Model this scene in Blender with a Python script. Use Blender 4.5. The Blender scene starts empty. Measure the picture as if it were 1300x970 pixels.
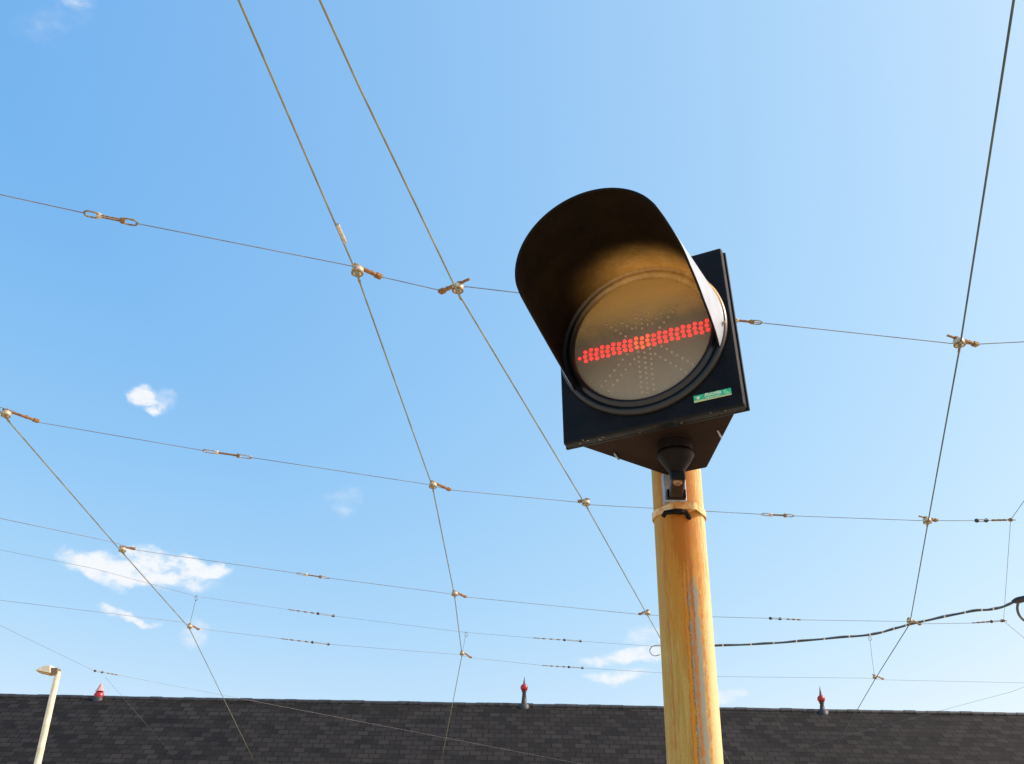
import bpy, bmesh, math, random
from mathutils import Vector, Matrix, noise
random.seed(4)
R = math.radians
C = bpy.context.scene.collection
EYE = Vector((0, 0, 1.7))
F = 1250.0                                   # focal length in pixels of the 1300 px wide photograph

# ------------------------------------------------------------------ camera
upc = Vector((44, 2400, -F)).normalized()     # direction of the zenith in camera space
v = Vector((0, 0, -1))
Yc = (v - upc * v.dot(upc)).normalized()
Xc = Yc.cross(upc)
M = Matrix((Xc, Yc, upc))                     # camera space -> world
cam_d = bpy.data.cameras.new('camera'); cam = bpy.data.objects.new('camera', cam_d); C.objects.link(cam)
cam.matrix_world = Matrix.Translation(EYE) @ M.to_4x4()
cam_d.sensor_width = 36; cam_d.lens = 36 * F / 1300
cam_d.clip_start = 0.05; cam_d.clip_end = 5000
bpy.context.scene.camera = cam

def ray(px, py):
    """direction of sight towards a surveyed point of the photograph"""
    return (M @ Vector((px - 650, 485 - py, -F))).normalized()
def at_height(px, py, h):
    d = ray(px, py); return EYE + d * (h / d.z)
def at_depth(px, py, y):
    d = ray(px, py); return EYE + d * (y / d.y)

# ------------------------------------------------------------------ mesh helpers
class MB:
    def __init__(s): s.v = []; s.f = []; s.sm = []
    def add(s, vs, fs, smooth=False, mat=None):
        b = len(s.v)
        for p in vs:
            p = Vector(p); s.v.append(mat @ p if mat else p)
        for f in fs: s.f.append([b + i for i in f]); s.sm.append(smooth)
        return s
    def box(s, lo, hi, mat=None, bev=0.0):
        x0, y0, z0 = lo; x1, y1, z1 = hi
        if bev <= 0:
            vs = [(x, y, z) for x in (x0, x1) for y in (y0, y1) for z in (z0, z1)]
            fs = [(0, 1, 3, 2), (4, 6, 7, 5), (0, 4, 5, 1), (2, 3, 7, 6), (0, 2, 6, 4), (1, 5, 7, 3)]
            return s.add(vs, fs, False, mat)
        bm = bmesh.new(); bmesh.ops.create_cube(bm, size=1)
        for q in bm.verts: q.co = Vector(((x0+x1)/2+q.co.x*(x1-x0), (y0+y1)/2+q.co.y*(y1-y0), (z0+z1)/2+q.co.z*(z1-z0)))
        bmesh.ops.bevel(bm, geom=bm.edges[:], offset=bev, segments=3, profile=0.5, affect='EDGES')
        bm.verts.ensure_lookup_table(); bm.verts.index_update()
        s.add([q.co.copy() for q in bm.verts], [[q.index for q in f.verts] for f in bm.faces], False, mat); bm.free(); return s
    def lathe(s, prof, n=32, mat=None, smooth=True, cap0=True, cap1=True):
        """prof: list of (radius, height) round local Z"""
        vs = []; fs = []
        for r, z in prof:
            for k in range(n):
                a = 2 * math.pi * k / n; vs.append((r * math.cos(a), r * math.sin(a), z))
        for i in range(len(prof) - 1):
            for k in range(n):
                a = i * n + k; b = i * n + (k + 1) % n; fs.append((a, b, b + n, a + n))
        s.add(vs, fs, smooth, mat)
        if cap0: s.add(vs[:n], [list(range(n))[::-1]], False, mat)
        if cap1: s.add(vs[-n:], [list(range(n))], False, mat)
        return s
    def tube(s, pts, r, n=8, closed=False, mat=None, smooth=True, r_end=None):
        pts = [Vector(p) for p in pts]; m = len(pts); vs = []; fs = []; up = None
        for i, p in enumerate(pts):
            a = pts[(i - 1) % m] if (closed or i > 0) else p
            b = pts[(i + 1) % m] if (closed or i < m - 1) else p
            t = (b - a).normalized()
            if up is None:
                up = Vector((0, 0, 1)) if abs(t.z) < .9 else Vector((1, 0, 0))
            s1 = t.cross(up).normalized(); up = s1.cross(t).normalized()
            rr = r if r_end is None else r + (r_end - r) * i / (m - 1)
            for k in range(n):
                w = 2 * math.pi * k / n
                vs.append(p + s1 * (rr * math.cos(w)) + up * (rr * math.sin(w)))
        for i in range(m if closed else m - 1):
            for k in range(n):
                a = i * n + k; b = i * n + (k + 1) % n; j = ((i + 1) % m) * n
                fs.append((a, b, j + (k + 1) % n, j + k))
        s.add(vs, fs, smooth, mat)
        if not closed:
            s.add(vs[:n], [list(range(n))[::-1]], False, mat); s.add(vs[-n:], [list(range(n))], False, mat)
        return s
    def prism(s, poly, z0, z1, mat=None):
        n = len(poly)
        vs = [(x, y, z0) for x, y in poly] + [(x, y, z1) for x, y in poly]
        fs = [list(range(n))[::-1], list(range(n, 2 * n))] + [(k, (k + 1) % n, n + (k + 1) % n, n + k) for k in range(n)]
        return s.add(vs, fs, False, mat)
    def build(s, name, m, parent=None, bevel=0, label=None):
        me = bpy.data.meshes.new(name); me.from_pydata([tuple(p) for p in s.v], [], s.f)
        me.polygons.foreach_set('use_smooth', s.sm)
        me.materials.append(m)
        bm = bmesh.new(); bm.from_mesh(me); bmesh.ops.recalc_face_normals(bm, faces=bm.faces[:]); bm.to_mesh(me); bm.free()
        me.update()
        o = bpy.data.objects.new(name, me); C.objects.link(o)
        if parent: o.parent = parent
        if bevel:
            b = o.modifiers.new('bevel', 'BEVEL'); b.width = bevel; b.segments = 3; b.limit_method = 'ANGLE'; b.angle_limit = R(35)
        if label: o['label'] = label
        return o
def tag(o, label, cat, group=None):
    o['label'] = label; o['category'] = cat
    if group: o['group'] = group
    return o
def thing(name, label, cat, loc=(0, 0, 0), group=None, mat=None):
    o = bpy.data.objects.new(name, None); o.empty_display_size = .1; C.objects.link(o)
    if mat is not None: o.matrix_world = mat
    else: o.location = loc
    return tag(o, label, cat, group)

# ------------------------------------------------------------------ materials
class NT:
    def __init__(s, name):
        s.m = bpy.data.materials.new(name); s.m.use_nodes = True; s.t = s.m.node_tree; s.n = s.t.nodes; s.b = s.n['Principled BSDF']
        s.out = s.n['Material Output']
    def node(s, ty, **kw):
        q = s.n.new(ty)
        for k, v in kw.items():
            if k.startswith('i_'):
                q.inputs[k[2:].replace('_', ' ')].default_value = v
            else: setattr(q, k, v)
        return q
    def link(s, a, b): s.t.links.new(a, b)
    def coord(s, scale=(1, 1, 1), kind='Object'):
        c = s.node('ShaderNodeTexCoord'); m = s.node('ShaderNodeMapping'); m.inputs['Scale'].default_value = scale
        s.link(c.outputs[kind], m.inputs['Vector']); return m.outputs['Vector']
    def noise(s, scale=5, detail=5, rough=.6, sc=(1, 1, 1), dist=0):
        q = s.node('ShaderNodeTexNoise'); q.inputs['Scale'].default_value = scale; q.inputs['Detail'].default_value = detail
        q.inputs['Roughness'].default_value = rough; q.inputs['Distortion'].default_value = dist
        s.link(s.coord(sc), q.inputs['Vector']); return q.outputs['Fac']
    def ramp(s, fac, stops, interp='LINEAR'):
        q = s.node('ShaderNodeValToRGB'); e = q.color_ramp.elements; q.color_ramp.interpolation = interp
        while len(e) < len(stops): e.new(.5)
        for x, (p, c) in zip(e, stops):
            x.position = p; x.color = (*c, 1) if len(c) == 3 else c
        s.link(fac, q.inputs['Fac']); return q.outputs['Color']
    def mix(s, fac, a, b, mode='MIX'):
        q = s.node('ShaderNodeMix', data_type='RGBA', blend_type=mode)
        for k, val in (('Factor', fac), ('A', a), ('B', b)):
            i = [x for x in q.inputs if x.name == k and x.enabled and (x.type == 'RGBA' or k == 'Factor')][0]
            if hasattr(val, 'links'): s.link(val, i)
            elif isinstance(val, (int, float)): i.default_value = val
            else: i.default_value = (*val, 1)
        return [x for x in q.outputs if x.enabled][0]
    def math(s, op, a, b=None, c=None, clamp=False):
        q = s.node('ShaderNodeMath', operation=op); q.use_clamp = clamp
        for i, val in enumerate((a, b, c)):
            if val is None: continue
            if hasattr(val, 'links'): s.link(val, q.inputs[i])
            else: q.inputs[i].default_value = val
        return q.outputs[0]
    def smooth(s, val, a, b, x=0., y=1.):
        q = s.node('ShaderNodeMapRange', interpolation_type='SMOOTHSTEP')
        q.inputs['From Min'].default_value = a; q.inputs['From Max'].default_value = b
        q.inputs['To Min'].default_value = x; q.inputs['To Max'].default_value = y
        s.link(val, q.inputs['Value']); return q.outputs[0]
    def xyz(s, kind='Object'):
        c = s.node('ShaderNodeTexCoord'); q = s.node('ShaderNodeSeparateXYZ'); s.link(c.outputs[kind], q.inputs[0]); return q.outputs
    def set(s, col=None, rough=None, metal=None, spec=None, bump=None, bstr=.2, bdist=.002):
        for k, val in (('Base Color', col), ('Roughness', rough), ('Metallic', metal), ('Specular IOR Level', spec)):
            if val is None: continue
            if hasattr(val, 'links'): s.link(val, s.b.inputs[k])
            else: s.b.inputs[k].default_value = (*val, 1) if isinstance(val, tuple) else val
        if bump is not None:
            q = s.node('ShaderNodeBump'); q.inputs['Strength'].default_value = bstr; q.inputs['Distance'].default_value = bdist
            s.link(bump, q.inputs['Height']); s.link(q.outputs[0], s.b.inputs['Normal'])
        return s.m

def worn(name, a, b, scale=20, rough=.5, metal=0., spec=.5, bstr=.15, bdist=.001, lo=.4, hi=.65):
    t = NT(name); n = t.noise(scale, 6, .65)
    return t.set(t.ramp(n, [(lo, a), (hi, b)]), rough, metal, spec, n, bstr, bdist)

mats = {}
mats['plate'] = worn('black_plate_paint', (.003, .0035, .006), (.006, .007, .010), 14, .5, 0, .14)
t = NT('black_plate_paint'); o3 = t.xyz(); n = t.noise(14, 6, .65); n2 = t.noise(120, 4, .75); n3 = t.noise(30, 5, .7)
ez = t.smooth(o3['Z'], -.2085, -.2110)
chip = t.math('MULTIPLY', t.math('MULTIPLY', ez, t.smooth(n2, .60, .67)), t.smooth(n3, .54, .62))
dust = t.math('MULTIPLY', t.smooth(n2, .62, .72), .10)
mats['plate'] = t.set(t.mix(chip, t.mix(dust, t.ramp(n, [(.4, (.0028, .003, .0042)), (.65, (.0065, .007, .009))]), (.10, .085, .07)), (.38, .34, .28)), t.smooth(n3, .3, .7, .38, .6), 0, .16, n, .15, .001)
mats['gasket'] = worn('black_rubber', (.003, .003, .003), (.006, .005, .004), 30, .45, 0, .12)
mats['hub'] = worn('black_nylon', (.003, .002, .0015), (.008, .005, .003), 30, .5, 0, .12)
mats['rust'] = worn('rust', (.15, .07, .028), (.34, .20, .09), 60, .85, 0, .2, .5)
mats['rust_dark'] = worn('rusty_steel', (.12, .075, .035), (.32, .22, .11), 60, .75, .2, .3, .5)
mats['ceramic'] = worn('weathered_cream_insulator', (.30, .25, .15), (.62, .58, .46), 40, .45, 0, .5)
mats['brass'] = worn('weathered_brass', (.12, .10, .04), (.32, .27, .13), 50, .55, .4, .5)
mats['contact'] = worn('weathered_copper_wire', (.15, .17, .12), (.27, .30, .21), 3, .5, .35, .5)
mats['contact_dark'] = worn('dark_copper_wire', (.035, .055, .05), (.075, .10, .085), 3, .5, .35, .5)
mats['steel_wire'] = worn('steel_wire', (.12, .12, .13), (.22, .22, .23), 3, .5, .5, .5)
mats['zinc'] = worn('galvanised_steel', (.22, .23, .25), (.40, .41, .42), 30, .5, .5, .5)
mats['black'] = worn('black_plastic', (.008, .008, .010), (.02, .02, .022), 30, .5)
mats['cable'] = worn('grey_green_cable', (.02, .03, .03), (.05, .06, .055), 6, .5)
mats['tie'] = worn('pale_tie', (.55, .5, .4), (.7, .66, .55), 20, .6)

# housing sides and underside: black paint with brown road dust
t = NT('dusty_black_housing'); n1 = t.noise(6, 6, .6, dist=.5); n2 = t.noise(60, 4, .6); n3 = t.noise(4, 3, .5, sc=(9, 1, 1))
g = t.mix(n3, t.ramp(n1, [(.32, (.006, .003, .002)), (.68, (.030, .014, .006))]), (.012, .006, .003))
sp = t.ramp(n2, [(.66, (0, 0, 0)), (.74, (1, 1, 1))])
mats['body'] = t.set(t.mix(t.math('MULTIPLY', sp, .2), g, (.12, .06, .025)), .7, 0, .08, n2, .2, .0008)

# pole: cream paint, rust runs, blue-grey bare patches; zones follow the angle round the pole
t = NT('rust_streaked_cream_paint')
o3 = t.xyz(); ang = t.math('ADD', t.math('ARCTAN2', o3['X'], t.math('MULTIPLY', o3['Y'], -1)), .16)   # 0 faces the street side (-Y), + to the right
comb = t.node('ShaderNodeCombineXYZ'); t.link(ang, comb.inputs[0]); t.link(t.math('MULTIPLY', o3['Z'], 1.0), comb.inputs[1])
def pn(sx, sy, scale, detail=5, rough=.6, w=0):
    m = t.node('ShaderNodeMapping'); m.inputs['Scale'].default_value = (sx, sy, 1); m.inputs['Location'].default_value = (w, w * 1.7, w)
    t.link(comb.outputs[0], m.inputs[0]); q = t.node('ShaderNodeTexNoise'); q.inputs['Scale'].default_value = scale
    q.inputs['Detail'].default_value = detail; q.inputs['Roughness'].default_value = rough
    t.link(m.outputs[0], q.inputs['Vector']); return q.outputs['Fac']
streak = pn(6, 9, 1, 7, .72)
fine = pn(11, 6, 1, 7, .7, 3)
grain = pn(13, 110, 1, 6, .78, 7)
blot = pn(3.5, 24, 1, 7, .72, 11)
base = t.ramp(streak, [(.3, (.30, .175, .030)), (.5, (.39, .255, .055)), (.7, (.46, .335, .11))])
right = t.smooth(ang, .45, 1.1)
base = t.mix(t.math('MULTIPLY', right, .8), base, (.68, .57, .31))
def band(c, w, wob=.25):
    a2 = t.math('ADD', ang, t.math('MULTIPLY', t.math('SUBTRACT', blot, .5), wob))
    return t.smooth(t.math('ABSOLUTE', t.math('SUBTRACT', a2, c)), w, w * .25)
def gauss(c, w):                                   # closeness to a meridian of the pole
    x = t.math('DIVIDE', t.math('SUBTRACT', t.math('ADD', ang, t.math('MULTIPLY', t.math('SUBTRACT', blot, .5), .22)), c), w)
    return t.math('DIVIDE', 1.0, t.math('ADD', 1.0, t.math('MULTIPLY', x, x)))
patch = pn(8, 55, 1, 7, .78, 21); patch2 = pn(14, 16, 1, 7, .75, 33)
def ragged(amount, n_, w_=.13, gain=1.5):
    x = t.math('ADD', amount, t.math('MULTIPLY', t.math('SUBTRACT', n_, .5), gain))
    return t.smooth(x, .5 - w_, .5 + w_)
top = t.smooth(o3['Z'], 1.95, 2.40)
# rust wash running down from the clamp
a_ = t.math('MULTIPLY', gauss(.0, .95), t.math('MULTIPLY_ADD', top, .85, .16))
col = t.mix(t.math('MULTIPLY', ragged(a_, patch2, .2, 1.9), .9), base, (.44, .19, .014))
# bare blue-grey lane right of the middle
lane = t.math('MULTIPLY', gauss(.34, .30), t.smooth(o3['Z'], 2.44, 2.24))
col = t.mix(t.math('MULTIPLY', ragged(t.math('MULTIPLY', lane, .75), blot, .12, 1.6), .9), col, (.19, .215, .175))
# long rust runs
for cc, w_, am, k_, nn_ in (((.40, .145, .018), .10, .80, .02, patch), ((.36, .13, .02), .13, .62, .27, patch), ((.38, .15, .03), .12, .55, .62, patch), ((.36, .14, .03), .18, .52, -.72, patch2)):
    col = t.mix(t.math('MULTIPLY', ragged(t.math('MULTIPLY', gauss(k_, w_), am), nn_), .92), col, cc)
col = t.mix(t.math('MULTIPLY', ragged(t.math('MULTIPLY', gauss(.03, .05), .8), fine, .1), .9), col, (.52, .215, .010))
col = t.mix(t.math('MULTIPLY', ragged(t.math('MULTIPLY', gauss(.12, .035), .62), grain, .1), .75), col, (.17, .055, .012))
col = t.mix(t.math('MULTIPLY', ragged(t.math('MULTIPLY', top, gauss(.30, .06)), patch2, .15), .6), col, (.20, .07, .012))
spk = t.smooth(grain, .58, .68)
col = t.mix(t.math('MULTIPLY', spk, .6), col, (.30, .13, .025))
spk2 = t.math('MULTIPLY', t.smooth(pn(22, 260, 1, 4, .8, 5), .54, .64), t.smooth(blot, .42, .58))
col = t.mix(t.math('MULTIPLY', spk2, .6), col, (.38, .16, .025))
col = t.mix(t.math('MULTIPLY', t.smooth(patch, .40, .28), .55), col, (.56, .42, .19))
under = t.math('MULTIPLY', t.smooth(o3['Z'], 2.22, 2.43), gauss(.05, .5))
col = t.mix(t.math('MULTIPLY', ragged(t.math('MULTIPLY', under, .95), patch2, .16, 1.5), .85), col, (.36, .115, .008))
g2 = t.math('MULTIPLY_ADD', pn(26, 300, 1, 3, .8, 9), .9, .55); g3 = t.node('ShaderNodeCombineColor')
for k_ in range(3): t.link(t.math('MINIMUM', g2, 1.12), g3.inputs[k_])
col = t.mix(.75, col, g3.outputs[0], 'MULTIPLY')
mats['pole'] = t.set(col, t.smooth(grain, .3, .7, .5, .8), 0, .3, grain, .35, .0012)

t = NT('rusty_cream_strap'); n = t.noise(18, 6, .7)
mats['strap'] = t.set(t.ramp(n, [(.38, (.50, .20, .03)), (.5, (.62, .40, .16)), (.66, (.72, .60, .38))]), .55, .1, .4, n, .3, .001)

# visor, inside: black, with golden reflected sunlight painted in close to the lens
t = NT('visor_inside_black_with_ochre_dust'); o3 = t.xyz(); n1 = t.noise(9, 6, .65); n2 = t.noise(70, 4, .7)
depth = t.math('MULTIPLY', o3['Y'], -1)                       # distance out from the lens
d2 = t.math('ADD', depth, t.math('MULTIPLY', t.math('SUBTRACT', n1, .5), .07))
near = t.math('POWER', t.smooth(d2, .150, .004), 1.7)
side = t.smooth(o3['X'], -.150, .02)                           # painted glow fades to the left
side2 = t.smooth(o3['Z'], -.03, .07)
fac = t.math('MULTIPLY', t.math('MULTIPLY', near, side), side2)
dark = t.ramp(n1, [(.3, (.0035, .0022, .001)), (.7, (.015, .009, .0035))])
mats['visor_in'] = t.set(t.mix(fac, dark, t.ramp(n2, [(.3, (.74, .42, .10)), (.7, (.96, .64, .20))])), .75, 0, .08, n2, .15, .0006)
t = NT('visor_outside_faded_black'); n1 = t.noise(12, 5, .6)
mats['visor_out'] = t.set(t.ramp(n1, [(.35, (.32, .37, .42)), (.7, (.50, .55, .61))]), .34, .15, .8, n1, .1, .001)  # faded black metal, its bright sun sheen painted in as pale blue-grey
mats['rim'] = worn('ochre_dusted_black_ring', (.05, .032, .012), (.13, .08, .03), 25, .35, 0, .5)
# ring: black below, golden light painted onto the upper lip
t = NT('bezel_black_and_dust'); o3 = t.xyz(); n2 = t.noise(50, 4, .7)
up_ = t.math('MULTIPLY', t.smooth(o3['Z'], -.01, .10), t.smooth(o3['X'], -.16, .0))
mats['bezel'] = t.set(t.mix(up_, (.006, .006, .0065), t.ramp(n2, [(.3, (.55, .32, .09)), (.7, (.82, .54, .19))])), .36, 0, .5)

# lens back plate: grey-brown, golden glow of the light painted into the top
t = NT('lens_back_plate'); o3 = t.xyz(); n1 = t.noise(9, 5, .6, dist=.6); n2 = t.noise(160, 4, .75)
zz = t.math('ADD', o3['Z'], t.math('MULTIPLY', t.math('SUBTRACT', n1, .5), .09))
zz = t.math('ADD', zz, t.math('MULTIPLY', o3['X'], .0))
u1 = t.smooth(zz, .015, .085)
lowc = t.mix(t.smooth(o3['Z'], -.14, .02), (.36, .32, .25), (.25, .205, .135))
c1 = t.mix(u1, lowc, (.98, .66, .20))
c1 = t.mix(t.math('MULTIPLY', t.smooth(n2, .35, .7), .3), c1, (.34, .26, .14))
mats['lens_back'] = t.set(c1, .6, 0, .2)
# clear cover with dust film, golden light painted in towards the top
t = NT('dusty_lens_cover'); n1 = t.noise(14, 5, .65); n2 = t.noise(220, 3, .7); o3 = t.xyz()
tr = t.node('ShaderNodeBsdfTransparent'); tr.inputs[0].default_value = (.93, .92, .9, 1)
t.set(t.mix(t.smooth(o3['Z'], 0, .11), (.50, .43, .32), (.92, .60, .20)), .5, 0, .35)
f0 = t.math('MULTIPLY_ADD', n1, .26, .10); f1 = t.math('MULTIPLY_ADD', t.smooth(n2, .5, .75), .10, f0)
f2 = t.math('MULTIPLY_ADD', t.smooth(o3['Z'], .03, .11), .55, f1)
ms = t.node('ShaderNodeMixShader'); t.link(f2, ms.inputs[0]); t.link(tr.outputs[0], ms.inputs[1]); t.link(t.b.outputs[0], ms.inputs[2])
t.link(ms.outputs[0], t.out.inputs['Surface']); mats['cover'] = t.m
t = NT('lit_red_led'); t.set((.5, .01, .008), .3); t.b.inputs['Emission Color'].default_value = (1, .022, .022, 1); t.b.inputs['Emission Strength'].default_value = 2.6; mats['led_on'] = t.m
t = NT('lit_orange_led'); t.set((.5, .05, .01), .3); t.b.inputs['Emission Color'].default_value = (1, .065, .02, 1); t.b.inputs['Emission Strength'].default_value = 2.6; mats['led_on2'] = t.m
t = NT('unlit_led'); t.set((.56, .48, .36), .25, 0, .6); mats['led_off'] = t.m
t = NT('green_label'); o3 = t.xyz(); n1 = t.noise(60, 5, .7); n2 = t.noise(25, 5, .7)
cg = t.mix(t.smooth(n1, .5, .62), (.02, .45, .22), (.22, .62, .30))
mats['label'] = t.set(t.mix(t.math('MULTIPLY', t.smooth(t.math('ADD', o3['Z'], t.math('MULTIPLY', n2, .012)), -.1725, -.1775), .8), cg, (.62, .56, .28)), .4)
mats['label_white'] = worn('label_print', (.55, .68, .45), (.78, .85, .7), 80, .5)

t = NT('asphalt_and_paving'); n1 = t.noise(.15, 6, .6); n2 = t.noise(40, 5, .7)  # unseen ground, coloured extra pale to bounce fill light up into visor and lens
mats['ground'] = t.set(t.mix(.5, t.ramp(n1, [(.35, (.54, .45, .33)), (.65, (.66, .56, .42))]), t.ramp(n2, [(.3, (.50, .42, .31)), (.7, (.68, .58, .44))])), .9, 0, .2, n2, .3, .005)
# pavilion roof: dark slates laid in rows
t = NT('dark_slate_roof'); br = t.node('ShaderNodeTexBrick'); br.offset = .5
br.inputs['Color1'].default_value = (.006, .006, .007, 1); br.inputs['Color2'].default_value = (.034, .031, .030, 1); br.inputs['Mortar'].default_value = (.003, .003, .003, 1)
br.inputs['Scale'].default_value = 1; br.inputs['Mortar Size'].default_value = .02; br.inputs['Brick Width'].default_value = .42; br.inputs['Row Height'].default_value = .30
t.link(t.coord(kind='UV'), br.inputs['Vector']); n1 = t.noise(1.3, 6, .65)
mats['slate'] = t.set(t.mix(.38, br.outputs['Color'], t.ramp(n1, [(.3, (.004, .004, .0045)), (.7, (.026, .022, .018))])), .8, 0, .15, br.outputs['Fac'], .5, .01)
mats['lead'] = worn('dark_lead', (.02, .021, .024), (.045, .046, .05), 5, .55)
t = NT('brown_brick_wall'); br = t.node('ShaderNodeTexBrick'); br.inputs['Color1'].default_value = (.20, .085, .05, 1); br.inputs['Color2'].default_value = (.27, .13, .08, 1)
br.inputs['Mortar'].default_value = (.3, .27, .22, 1); br.inputs['Scale'].default_value = 1; br.inputs['Brick Width'].default_value = .25; br.inputs['Row Height'].default_value = .075; br.inputs['Mortar Size'].default_value = .01
mp = t.node('ShaderNodeMapping'); mp.inputs['Rotation'].default_value = (R(90), 0, 0); tc = t.node('ShaderNodeTexCoord'); t.link(tc.outputs['Object'], mp.inputs[0]); t.link(mp.outputs[0], br.inputs['Vector'])
mats['brick'] = t.set(br.outputs['Color'], .85, 0, .2, br.outputs['Fac'], .4, .01)
mats['frame_white'] = worn('window_frame_paint', (.45, .43, .38), (.62, .6, .55), 5, .5)
t = NT('window_glass'); t.set((.02, .025, .03), .06, 0, .8); mats['glass'] = t.m
mats['red_ball'] = worn('red_enamel', (.30, .008, .012), (.42, .015, .02), 8, .35, 0, .6)
mats['spike'] = worn('dark_spike', (.05, .03, .045), (.10, .06, .08), 8, .5)
mats['spike_pale'] = worn('pink_faded_spike', (.42, .20, .20), (.62, .36, .34), 8, .5)
mats['lamp_white'] = worn('lamp_cream_paint', (.62, .56, .40), (.76, .71, .56), 6, .4)
mats['lamp_brown'] = worn('lamp_brown_box', (.14, .09, .05), (.24, .16, .09), 6, .6)
mats['lamp_under'] = worn('lamp_ochre_bowl', (.40, .25, .08), (.52, .34, .13), 6, .3)

# ------------------------------------------------------------------ sky, sun
SUN_AZ, SUN_EL = R(94), R(40)               # azimuth clockwise from +Y
sd = Vector((math.sin(SUN_AZ) * math.cos(SUN_EL), math.cos(SUN_AZ) * math.cos(SUN_EL), math.sin(SUN_EL)))
L = bpy.data.lights.new('sun', 'SUN'); L.energy = 5.0; L.angle = R(.5); L.color = (1, .93, .80)
sun = bpy.data.objects.new('sun', L); C.objects.link(sun); sun.rotation_euler = sd.to_track_quat('Z', 'Y').to_euler()

W = bpy.data.worlds.new('World'); bpy.context.scene.world = W; W.use_nodes = True
class WT(NT):
    def __init__(s): s.t = W.node_tree; s.n = s.t.nodes
w = WT(); bg = w.n['Background']
sky = w.node('ShaderNodeTexSky', sky_type='NISHITA'); sky.sun_disc = False; sky.sun_elevation = SUN_EL; sky.sun_rotation = SUN_AZ
sky.air_density = 1.0; sky.dust_density = 1.6; sky.ozone_density = 1.3; sky.altitude = 100
tc = w.node('ShaderNodeTexCoord'); D = tc.outputs['Generated']
# film-like response of each colour of the clear sky, plus the pale haze round the sun
ST = .15; HZ = (.229, .207, .083)
hz_ = w.node('ShaderNodeVectorMath', operation='DOT_PRODUCT'); w.link(D, hz_.inputs[0]); hz_.inputs[1].default_value = sd
haze = w.math('POWER', w.math('MAXIMUM', hz_.outputs['Value'], 0.0), 1.0)
sep = w.node('ShaderNodeSeparateColor'); w.link(sky.outputs[0], sep.inputs[0]); cmb = w.node('ShaderNodeCombineColor')
for i, (a_, p_, h_) in enumerate(((1.93, 1.05, HZ[0]), (1.22, .55, HZ[1]), (1.10, .20, HZ[2]))):
    q = w.math('POWER', w.math('MULTIPLY', sep.outputs[i], .12), p_)
    q = w.math('MULTIPLY_ADD', haze, h_ / ST, w.math('MULTIPLY', q, a_ / ST)); w.link(q, cmb.inputs[i])
skyc = cmb.outputs[0]
def wn(scale, detail, rough, dist=0, stretch=(1, 1, 1)):
    mp = w.node('ShaderNodeMapping'); mp.inputs['Scale'].default_value = stretch; w.link(D, mp.inputs[0])
    q = w.node('ShaderNodeTexNoise'); q.inputs['Scale'].default_value = scale; q.inputs['Detail'].default_value = detail
    q.inputs['Roughness'].default_value = rough; q.inputs['Distortion'].default_value = dist; w.link(mp.outputs[0], q.inputs['Vector']); return q.outputs['Fac']
puff = wn(46, 8, .62, .35, (1, 1, 1.7)); wisp = wn(11, 4, .5)
wq = w.node('ShaderNodeTexNoise'); wq.inputs['Scale'].default_value = 22; wq.inputs['Detail'].default_value = 5; wq.inputs['Roughness'].default_value = .55; w.link(D, wq.inputs['Vector'])
wv = w.node('ShaderNodeVectorMath', operation='SUBTRACT'); w.link(wq.outputs['Color'], wv.inputs[0]); wv.inputs[1].default_value = (.5, .5, .5)
wm = w.node('ShaderNodeVectorMath', operation='MULTIPLY_ADD'); w.link(wv.outputs[0], wm.inputs[0]); wm.inputs[1].default_value = (.045, .045, .04); w.link(D, wm.inputs[2])
DW = wm.outputs[0]
def dot(vec):
    q = w.node('ShaderNodeVectorMath', operation='DOT_PRODUCT'); w.link(DW, q.inputs[0]); q.inputs[1].default_value = vec; return q.outputs['Value']
# (px, py, half width, half height, tilt deg, density)
CLOUDS = [(182, 500, 17, 13, 10, 1.25), (196, 514, 16, 10, 35, 1.15), (208, 506, 16, 14, 0, .5), (178, 722, 74, 16, 6, 1.25), (118, 720, 40, 13, 25, 1.1), (165, 704, 40, 9, 0, .9), (236, 722, 44, 11, -4, 1.35), (160, 785, 32, 6, 3, .95), (246, 806, 18, 14, 40, .5),
          (440, 636, 24, 14, 0, .30), (800, 829, 66, 9, -3, .85), (822, 806, 22, 12, 0, .45), (785, 858, 42, 9, -5, .85), (915, 878, 26, 8, 0, .7), (98, 2, 14, 18, 30, .45), (62, 30, 40, 16, -35, .22)]
cover = None
for (px, py, hw, hh, ti, den) in CLOUDS:
    c = ray(px, py); ex = Vector((c.y, -c.x, 0)).normalized(); ey = ex.cross(c).normalized()
    if ey.z < 0: ey = -ey
    a = R(-ti); e1 = ex * math.cos(a) + ey * math.sin(a); e2 = ey * math.cos(a) - ex * math.sin(a)
    x = w.math('MULTIPLY', dot(e1), F / hw); y = w.math('MULTIPLY', dot(e2), F / hh)
    rr = w.math('ADD', w.math('MULTIPLY', x, x), w.math('MULTIPLY', y, y))
    front = w.smooth(dot(c), .5, .6)
    m_ = w.math('MULTIPLY', w.math('MULTIPLY', w.smooth(rr, 1.9, 0.0), den), front)
    cover = m_ if cover is None else w.math('MAXIMUM', cover, m_)
raw = w.math('MULTIPLY', cover, w.math('MULTIPLY_ADD', puff, 3.2, -0.75))
cl = w.math('MULTIPLY', w.smooth(raw, .0, 1.15), .95)
allc = w.mix(cl, skyc, (6.3, 6.45, 6.7))
w.link(allc, bg.inputs['Color']); bg.inputs['Strength'].default_value = ST
sc = bpy.context.scene
sc.view_settings.view_transform = 'Standard'; sc.view_settings.look = 'None'; sc.view_settings.exposure = 0; sc.view_settings.gamma = 1
sc.render.engine = 'CYCLES'; sc.cycles.use_denoising = True; sc.cycles.transparent_max_bounces = 12

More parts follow.
